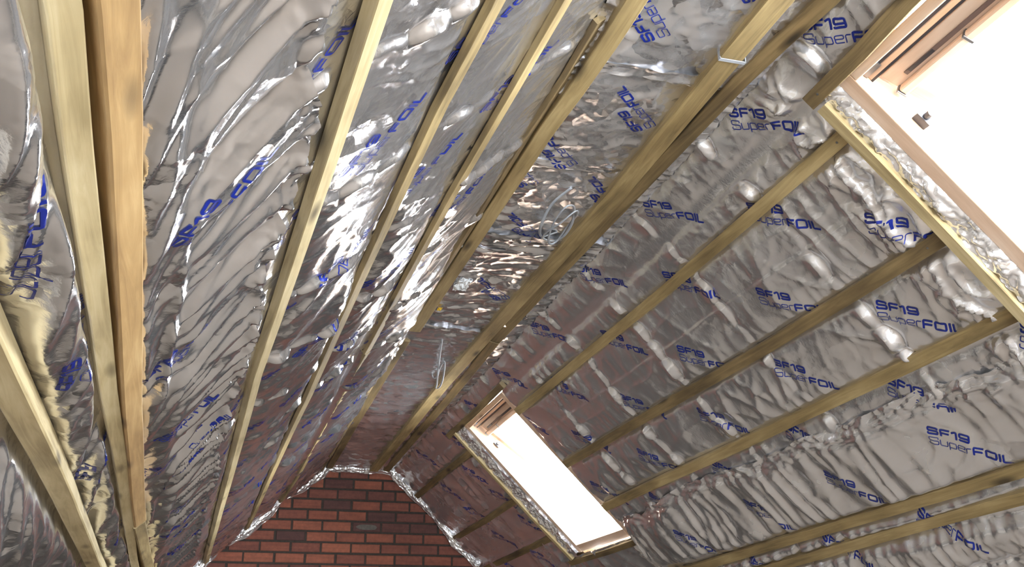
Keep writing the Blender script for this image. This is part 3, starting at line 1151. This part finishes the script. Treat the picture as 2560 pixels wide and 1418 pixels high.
# right slope
batten('short batten across the top of the large roof window', 'R', [(0.138, 1.846), (0.134, 1.631), (0.124, 1.447), (0.115, 0.7)], 0.040, 0.025, WOOD_DARK, nails=[(0.138, 1.80)])
GR = 'right slope battens'
batten('upper right-slope batten between the two roof windows', 'R', [(0.257, 1.838), (0.264, 2.384), (0.268, 2.834), (0.268, 4.70)], 0.040, 0.020, WOOD, nails=[(0.258, 1.87)])
batten('short upper batten between the gable and the small roof window', 'R', [(0.272, 5.68), (0.271, 6.517), (0.276, 7.33)], 0.040, 0.020, WOOD_DARK)
batten('stained middle right-slope batten between the two roof windows', 'R', [(0.600, 1.842), (0.608, 2.196), (0.617, 2.709), (0.614, 3.356), (0.622, 4.70)], 0.042, 0.020, WOOD_DARK, nails=[(0.602, 1.9)])
batten('middle short batten between the gable and the small roof window', 'R', [(0.660, 5.68), (0.678, 6.35), (0.689, 7.33)], 0.040, 0.020, WOOD_DARK)
batten('third right-slope batten, ending at the lower corner of the large roof window trimmer', 'R', [(0.851, 1.842), (0.861, 2.219), (0.880, 3.068), (0.890, 3.802), (0.908, 4.71)], 0.042, 0.020, WOOD)
batten('lowest short batten between the gable and the small roof window', 'R', [(0.952, 5.60), (0.971, 6.323), (0.992, 7.33)], 0.040, 0.020, WOOD_DARK)
batten('low knotted batten pinning the gathered foil, upper of the close pair', 'R', [(1.18, -2.8), (1.235, 1.4), (1.263, 2.222), (1.280, 2.681), (1.320, 3.672), (1.345, 4.3), (1.40, 7.3)], 0.040, 0.020, WOOD, h0=0.012)
batten('lowest right-slope batten, lower of the close pair', 'R', [(1.26, -2.8), (1.315, 1.4), (1.345, 2.301), (1.364, 2.773), (1.420, 3.777), (1.60, 7.3)], 0.040, 0.022, WOOD, h0=0.012)
batten('short batten above the small roof window', 'R', [(0.118, 4.60), (0.122, 5.192), (0.118, 5.80)], 0.036, 0.022, WOOD_DARK)
batten('short batten under the sill of the small roof window', 'R', [(1.142, 5.70), (1.140, 5.08), (1.132, 4.55)], 0.034, 0.022, WOOD_DARK)
# trimmers running down the slope
batten('pale daylit trimmer running down beside the large roof window', 'R', [(0.168, 1.818), (0.36, 1.819), (0.62, 1.823), (0.90, 1.828), (1.15, 1.83)], 0.036, 0.030, WOOD_PALE, name='window_trimmer', group='trimmers beside the roof windows')
batten('pale trimmer running down the gable side of the small roof window', 'R', [(0.13, 5.64), (0.45, 5.642), (0.80, 5.63), (1.12, 5.60)], 0.040, 0.030, WOOD_PALE, name='window_trimmer', group='trimmers beside the roof windows')


# ------------------------------------------------------------------ roof windows
DS = Vector((math.cos(AR), 0, -math.sin(AR)))
DN = Vector((-math.sin(AR), 0, -math.cos(AR)))       # into the room
DY = Vector((0, 1, 0))


def roof_window(name, s0, s1, y0, y1, tilt):
    root = struct(empty(name, R_(s0, y1, 0)))
    fw, hi, ho = 0.046, 0.006, -0.115

    def rail(nm, sa, sb, ya, yb, ha, hb, mat, gax, parent=root, bev=0.003):
        mb = MB()
        c = R_((sa + sb) / 2, (ya + yb) / 2, (ha + hb) / 2)
        box_axes(mb, c, DS, DY, DN, abs(sb - sa) / 2, abs(yb - ya) / 2, abs(hb - ha) / 2, gax)
        return mb.build(nm, mat, parent, origin=c, bevel=bev)
    st = rail('frame_stile', s0, s1, y1 - fw, y1, ho, hi, WOOD_PINE, 0)
    st2 = rail('frame_stile', s0, s1, y0, y0 + fw, ho, hi, WOOD_PINE, 0)
    tr = rail('frame_top_rail', s0, s0 + 0.028, y0 + fw, y1 - fw, ho, hi, WOOD_PINE, 1)
    br = rail('frame_bottom_rail', s1 - 0.05, s1, y0 + fw, y1 - fw, ho, hi, WOOD_PINE, 1)
    # rebated head with dark seals
    hd = rail('head_lining', s0 + 0.028, s0 + 0.052, y0 + fw, y1 - fw, ho, -0.030, WOOD_PINE, 1, tr)
    rail('seal_strip', s0 + 0.0285, s0 + 0.0355, y0 + fw, y1 - fw, -0.0299, -0.0270, GASKET, 1, tr, 0)
    rail('seal_strip', s0 + 0.0500, s0 + 0.0560, y0 + fw, y1 - fw, -0.0420, -0.0300, GASKET, 1, tr, 0)
    rail('hinge_plate', s0 + 0.0285, s0 + 0.040, y1 - fw - 0.055, y1 - fw - 0.002, -0.0280, -0.0230, STEEL, 1, tr, 0)
    rail('hinge_plate', s0 + 0.0285, s0 + 0.040, y0 + fw + 0.002, y0 + fw + 0.055, -0.0280, -0.0230, STEEL, 1, tr, 0)
    # sash, hung at its head and pushed out at the foot
    sw = 0.052
    a0, a1 = s0 + 0.058, s1 - 0.055
    ya, yb = y0 + fw + 0.008, y1 - fw - 0.008
    piv = Vector(R_(a0, 0, -0.052))
    ct, sn = math.cos(tilt), math.sin(tilt)
    es = DS * ct - DN * sn
    en = DN * ct + DS * sn
    Ls = (a1 - a0)
    sash = empty('sash', piv - Vector(root.location) + Vector((0, (ya + yb) / 2, 0)))
    sash.parent = root

    def srail(nm, u0, u1, yy0, yy1, h0_, h1_, mat, gax, bev=0.0025):
        mb = MB()
        c = piv + es * ((u0 + u1) / 2) + DY * ((yy0 + yy1) / 2) + en * ((h0_ + h1_) / 2)
        box_axes(mb, c, es, DY, en, abs(u1 - u0) / 2, abs(yy1 - yy0) / 2, abs(h1_ - h0_) / 2, gax)
        return mb.build(nm, mat, sash, origin=c, bevel=bev)
    srail('sash_top_rail', 0, 0.080, ya, yb, -0.045, 0.0, WOOD_PINE, 1)
    srail('sash_bottom_rail', Ls - sw, Ls, ya, yb, -0.045, 0.0, WOOD_PINE, 1)
    srail('sash_stile', 0.080, Ls - sw, yb - 0.040, yb, -0.045, 0.0, WOOD_PINE, 0)
    srail('sash_stile', 0.080, Ls - sw, ya, ya + 0.040, -0.045, 0.0, WOOD_PINE, 0)
    srail('glass_pane', 0.076, Ls - sw + .004, ya + .036, yb - .036, -0.030, -0.024, GLASS, 0, 0)
    srail('ventilation_bar', 0.030, 0.041, ya + 0.05, yb - 0.05, 0.0, 0.004, BROWN_BAR, 1, 0.001)
    srail('ventilation_slot', 0.031, 0.039, yb - 0.15, yb - 0.065, 0.0035, 0.0055, GASKET, 1, 0)
    srail('ventilation_slot', 0.031, 0.039, ya + 0.065, ya + 0.32, 0.0035, 0.0055, GASKET, 1, 0)
    srail('ventilation_flap', 0.048, 0.074, ya + 0.012, yb - 0.012, 0.001, 0.022, WOOD_PINE, 1, 0.006)
    srail('flap_end_cap', 0.047, 0.076, yb - 0.0118, yb - 0.004, 0.001, 0.024, STEEL, 1, 0.002)
    srail('flap_clip', 0.047, 0.076, (ya * .35 + yb * .65) - 0.004, (ya * .35 + yb * .65) + 0.004, 0.0, 0.024, STEEL, 1, 0.001)
    # friction hinge between frame and sash
    mb = MB()
    p0 = Vector(R_(s0 + 0.20, y1 - fw - 0.012, -0.050))
    box_axes(mb, p0, DS, DY, DN, 0.020, 0.011, 0.012)
    tube(mb, [p0 - DY * .011, p0 - DY * .030], 0.009, 12)
    mb.build('pivot_hinge', GASKET, root, origin=p0)
    return root


roof_window('window_1', *WIN_BIG, math.radians(20))
roof_window('window_2', *WIN_SMALL, math.radians(9))

# ------------------------------------------------------------------ things on the flat ceiling
mb = MB()
ZC = lambda x, y, h: C_(x, y, 0.02 + h)
coil = [(0.965, 2.62, 0), (0.93, 2.70, .02), (0.925, 2.80, .045), (0.95, 2.89, .05), (1.0, 2.92, .05), (1.02, 2.86, .055), (1.015, 2.76, .05), (0.985, 2.66, .045), (0.95, 2.64, .06),
        (0.94, 2.72, .075), (0.955, 2.82, .08), (0.985, 2.90, .07), (1.012, 2.90, .055), (1.015, 2.80, .045), (1.01, 2.70, .05), (0.985, 2.65, .065), (0.955, 2.70, .085), (0.935, 2.78, .085), (0.945, 2.86, .07), (0.985, 2.955, .02), (1.03, 2.95, 0.0)]
tube(mb, catmull([ZC(*p) for p in coil], 7), 0.0048, 8, 0, 0.55)
o = mb.build('cable_coil', CABLE, smooth=True)
tag(o, 'loosely coiled flat grey cable hanging from the flat ceiling foil', 'cable')
mb = MB()
loop = [(0.905, 4.20, 0.0), (0.925, 4.34, .03), (0.955, 4.52, .06), (0.985, 4.68, .075), (1.0, 4.77, .07), (1.01, 4.74, .075), (0.995, 4.60, .08), (0.965, 4.42, .07), (0.945, 4.34, .06), (0.955, 4.48, .055), (0.975, 4.62, .05), (0.982, 4.74, .03), (0.985, 4.80, -.004)]
tube(mb, catmull([ZC(*p) for p in loop], 6), 0.0042, 8, 0, 0.6)
o = mb.build('cable_loop', CABLE, smooth=True)
tag(o, 'narrow grey cable loop hanging from the far rippled ceiling foil', 'cable')


def scrap(name, label, cat, c, size, mat, seed):
    r = random.Random(seed)
    mb = MB()
    n = 9
    vs, fs = [], []
    for i in range(n):
        for j in range(n):
            u, v = i / (n - 1) - .5, j / (n - 1) - .5
            k = 0.75 + 0.5 * r.random()
            vs.append((c[0] + size * u * k, c[1] + 2.2 * size * v * k, c[2] - 0.012 - size * 0.45 * r.random() * (1 - 2 * max(abs(u), abs(v)) * 0.6)))
    for i in range(n - 1):
        for j in range(n - 1):
            a = i * n + j
            fs.append((a, a + 1, a + n + 1, a + n))
    mb.add(vs, fs)
    o = mb.build(name, mat, origin=c)
    m = o.modifiers.new('solid', 'SOLIDIFY')
    m.thickness = 0.002
    return tag(o, label, cat)


scrap('paper_scrap', 'torn white scrap caught on the flat ceiling next to the left edge batten', 'scrap', C_(0.83, 3.50, 0.012), 0.05, WHITE, 3)
scrap('plastic_scrap', 'tiny yellow scrap on the flat ceiling beside the left edge batten', 'scrap', C_(0.803, 3.79, 0.016), 0.016, YELLOW, 5)
# cable tie strap around the near right-edge batten
mb = MB()
sx, sy = 1.0985, 1.83
prof = [(sx - .034, 0.0), (sx - .034, 0.044), (sx + .034, 0.044), (sx + .034, 0.0)]
for (xa, ha), (xb, hb) in zip(prof[:-1], prof[1:]):
    a, b = Vector(C_(xa, sy, ha)), Vector(C_(xb, sy, hb))
    d = (b - a).normalized()
    nn = d.cross(Vector((0, 1, 0)))
    box_axes(mb, (a + b) / 2, d, Vector((0, 1, 0)), nn, (b - a).length / 2 + .001, 0.005, 0.0012)
o = mb.build('strap', CABLE)
tag(o, 'thin grey strap wrapped around the batten at the right edge of the flat ceiling', 'strap')

# ------------------------------------------------------------------ room shell
# brick gable
mb = MB()
PX, PZ = 0.2125, 0.0757
zt = 1.327 + H0
rnd = random.Random(11)
wy = GABLE


def under_roof(x, z):
    top = TR_[1] + 0.06
    if x > TR_[0]:
        top -= (x - TR_[0]) * math.tan(AR)
    if x < TL_[0]:
        top -= (TL_[0] - x) * math.tan(AL)
    return z < top + 0.03


for r in range(-2, 21):
    z1 = zt - PZ * (r - 1)
    z0 = z1 - PZ
    off = (0.950 if r % 2 else 0.842) + rnd.uniform(-.006, .006)
    for k in range(-9, 12):
        x0 = off + k * PX + 0.0065 + rnd.uniform(-.002, .002)
        x1 = off + (k + 1) * PX - 0.0075 + rnd.uniform(-.002, .002)
        if not under_roof((x0 + x1) / 2, z1):
            continue
        za, zb = z0 + 0.0068 + rnd.uniform(-.001, .001), z1 - 0.0068 + rnd.uniform(-.001, .001)
        d = 0.007 + rnd.uniform(-.002, .003)
        b = 0.004
        # bevelled face
        vs = [(x0, wy + .02, za), (x1, wy + .02, za), (x1, wy + .02, zb), (x0, wy + .02, zb),
              (x0, wy - d + b, za), (x1, wy - d + b, za), (x1, wy - d + b, zb), (x0, wy - d + b, zb)]
        fr = [(x0 + b, wy - d, za + b), (x1 - b, wy - d, za + b), (x1 - b, wy - d, zb - b), (x0 + b, wy - d, zb - b)]
        vs += fr
        fs = [(0, 1, 5, 4), (1, 2, 6, 5), (2, 3, 7, 6), (3, 0, 4, 7), (4, 5, 9, 8), (5, 6, 10, 9), (6, 7, 11, 10), (7, 4, 8, 11), (8, 9, 10, 11)]
        mb.add(vs, fs)
        if r == 5 and x0 < 0.97 < x1:
            xs = (x0 + x1) / 2
            nn = 14
            ring = [(xs + (0.072 + .012 * rnd.random()) * math.cos(a) * abs(math.cos(a)) ** -0.35 if abs(math.cos(a)) > .05 else xs, wy - d - 0.0015, (za + zb) / 2 + .019 * math.sin(a)) for a in [2 * math.pi * i / nn for i in range(nn)]]
            mb.add(ring, [tuple(range(nn))], None, 2)
back = [(-2.4, wy, 0), (5.0, wy, 0), (5.0, wy, 0.75), (TR_[0] + 0.03, wy, TR_[1] + .05), (TL_[0] - 0.03, wy, TL_[1] + .05), (-2.4, wy, 0.3)]
back2 = [(x, y + 0.22, z) for x, y, z in back]
mb.add(back + back2, [(0, 1, 2, 3, 4, 5), (11, 10, 9, 8, 7, 6), (0, 6, 7, 1), (1, 7, 8, 2), (2, 8, 9, 3), (3, 9, 10, 4), (4, 10, 11, 5), (5, 11, 6, 0)], None, 1)
struct(mb.build('wall_far', [BRICK, MORTAR, SMEAR], origin=(1, wy, 0)))


def slab(name, quad, th, mat, holes=None):
    a = [Vector(p) for p in quad]
    n = (a[1] - a[0]).cross(a[2] - a[0]).normalized() * th
    mb = MB()
    vs = a + [p + n for p in a]
    mb.add(vs, [(0, 1, 2, 3), (7, 6, 5, 4), (0, 4, 5, 1), (1, 5, 6, 2), (2, 6, 7, 3), (3, 7, 4, 0)])
    return mb


m_ = slab('floor', [(-2.1, BACK, 0), (3.8, BACK, 0), (3.8, GABLE, 0), (-2.1, GABLE, 0)], -0.05, FLOOR_M)
struct(m_.build('floor', FLOOR_M))
# near gable: boarded, with an unseen glazed opening added behind the camera to brighten the room
GW = (0.1, 2.3, 0.9, 2.3)
mb = MB()
for (xa, xb, za, zb) in ((-2.4, GW[0], 0, 3.2), (GW[1], 5.0, 0, 3.2), (GW[0], GW[1], 0, GW[2]), (GW[0], GW[1], GW[3], 3.2)):
    box_axes(mb, ((xa + xb) / 2, BACK - .05, (za + zb) / 2), (1, 0, 0), (0, 1, 0), (0, 0, 1), (xb - xa) / 2, .05, (zb - za) / 2)
struct(mb.build('wall_near', BOARD))
w3 = struct(empty('added_rear_window', (GW[0], BACK, GW[2])))
for nm, xa, xb, za, zb in (('frame_stile', GW[0], GW[0] + .06, GW[2], GW[3]), ('frame_stile', GW[1] - .06, GW[1], GW[2], GW[3]), ('mullion', 0.97, 1.03, GW[2] + .06, GW[3] - .06),
                           ('frame_rail', GW[0] + .06, GW[1] - .06, GW[2], GW[2] + .06), ('frame_rail', GW[0] + .06, GW[1] - .06, GW[3] - .06, GW[3])):
    mb = MB()
    c = ((xa + xb) / 2, BACK - .05, (za + zb) / 2)
    box_axes(mb, c, (1, 0, 0), (0, 1, 0), (0, 0, 1), (xb - xa) / 2, .035, (zb - za) / 2)
    mb.build(nm, WOOD_PINE, w3, origin=c, bevel=.004)
mb = MB()
c = ((GW[0] + GW[1]) / 2, BACK - .06, (GW[2] + GW[3]) / 2)
box_axes(mb, c, (1, 0, 0), (0, 1, 0), (0, 0, 1), (GW[1] - GW[0]) / 2 - .06, .004, (GW[3] - GW[2]) / 2 - .06)
mb.build('glass_pane', GLASS, w3, origin=c)
xr = R_(3.3, 0)[0]; zr = R_(3.3, 0)[2]
xl = L_(3.6, 0)[0]; zl = L_(3.6, 0)[2]
xr += 0.07
xl -= 0.07
m_ = slab('wall_right', [(xr, BACK, 0), (xr, GABLE, 0), (xr, GABLE, zr), (xr, BACK, zr)], -0.08, BOARD)
struct(m_.build('wall_right', BOARD))
m_ = slab('wall_left', [(xl, BACK, 0), (xl, GABLE, 0), (xl, GABLE, zl), (xl, BACK, zl)], 0.08, BOARD)
struct(m_.build('wall_left', BOARD))
# boarded roof behind the foil, open at the two windows
mb = MB()
ho_, ho2 = -0.02, -0.10


def deck(pl, a0, a1, y0, y1):
    f = MAPS[pl]
    vs = [f(a0, y0, ho_), f(a1, y0, ho_), f(a1, y1, ho_), f(a0, y1, ho_), f(a0, y0, ho2), f(a1, y0, ho2), f(a1, y1, ho2), f(a0, y1, ho2)]
    mb.add(vs, [(0, 1, 2, 3), (7, 6, 5, 4), (0, 4, 5, 1), (1, 5, 6, 2), (2, 6, 7, 3), (3, 7, 4, 0)])


deck('L', -0.05, 3.75, BACK, GABLE + .1)
deck('C', 0.70, 1.27, BACK, GABLE + .1)
ys = [BACK, WIN_BIG[2] - .01, WIN_BIG[3] + .01, WIN_SMALL[2] - .01, WIN_SMALL[3] + .01, GABLE + .1]
deck('R', -0.05, 0.128, BACK, GABLE + .1)
deck('R', 1.135, 3.45, BACK, GABLE + .1)
deck('R', 0.128, 1.135, ys[0], ys[1])
deck('R', 0.128, 1.135, ys[2], ys[3])
deck('R', 0.128, 1.135, ys[4], ys[5])
struct(mb.build('ceiling', DECK))
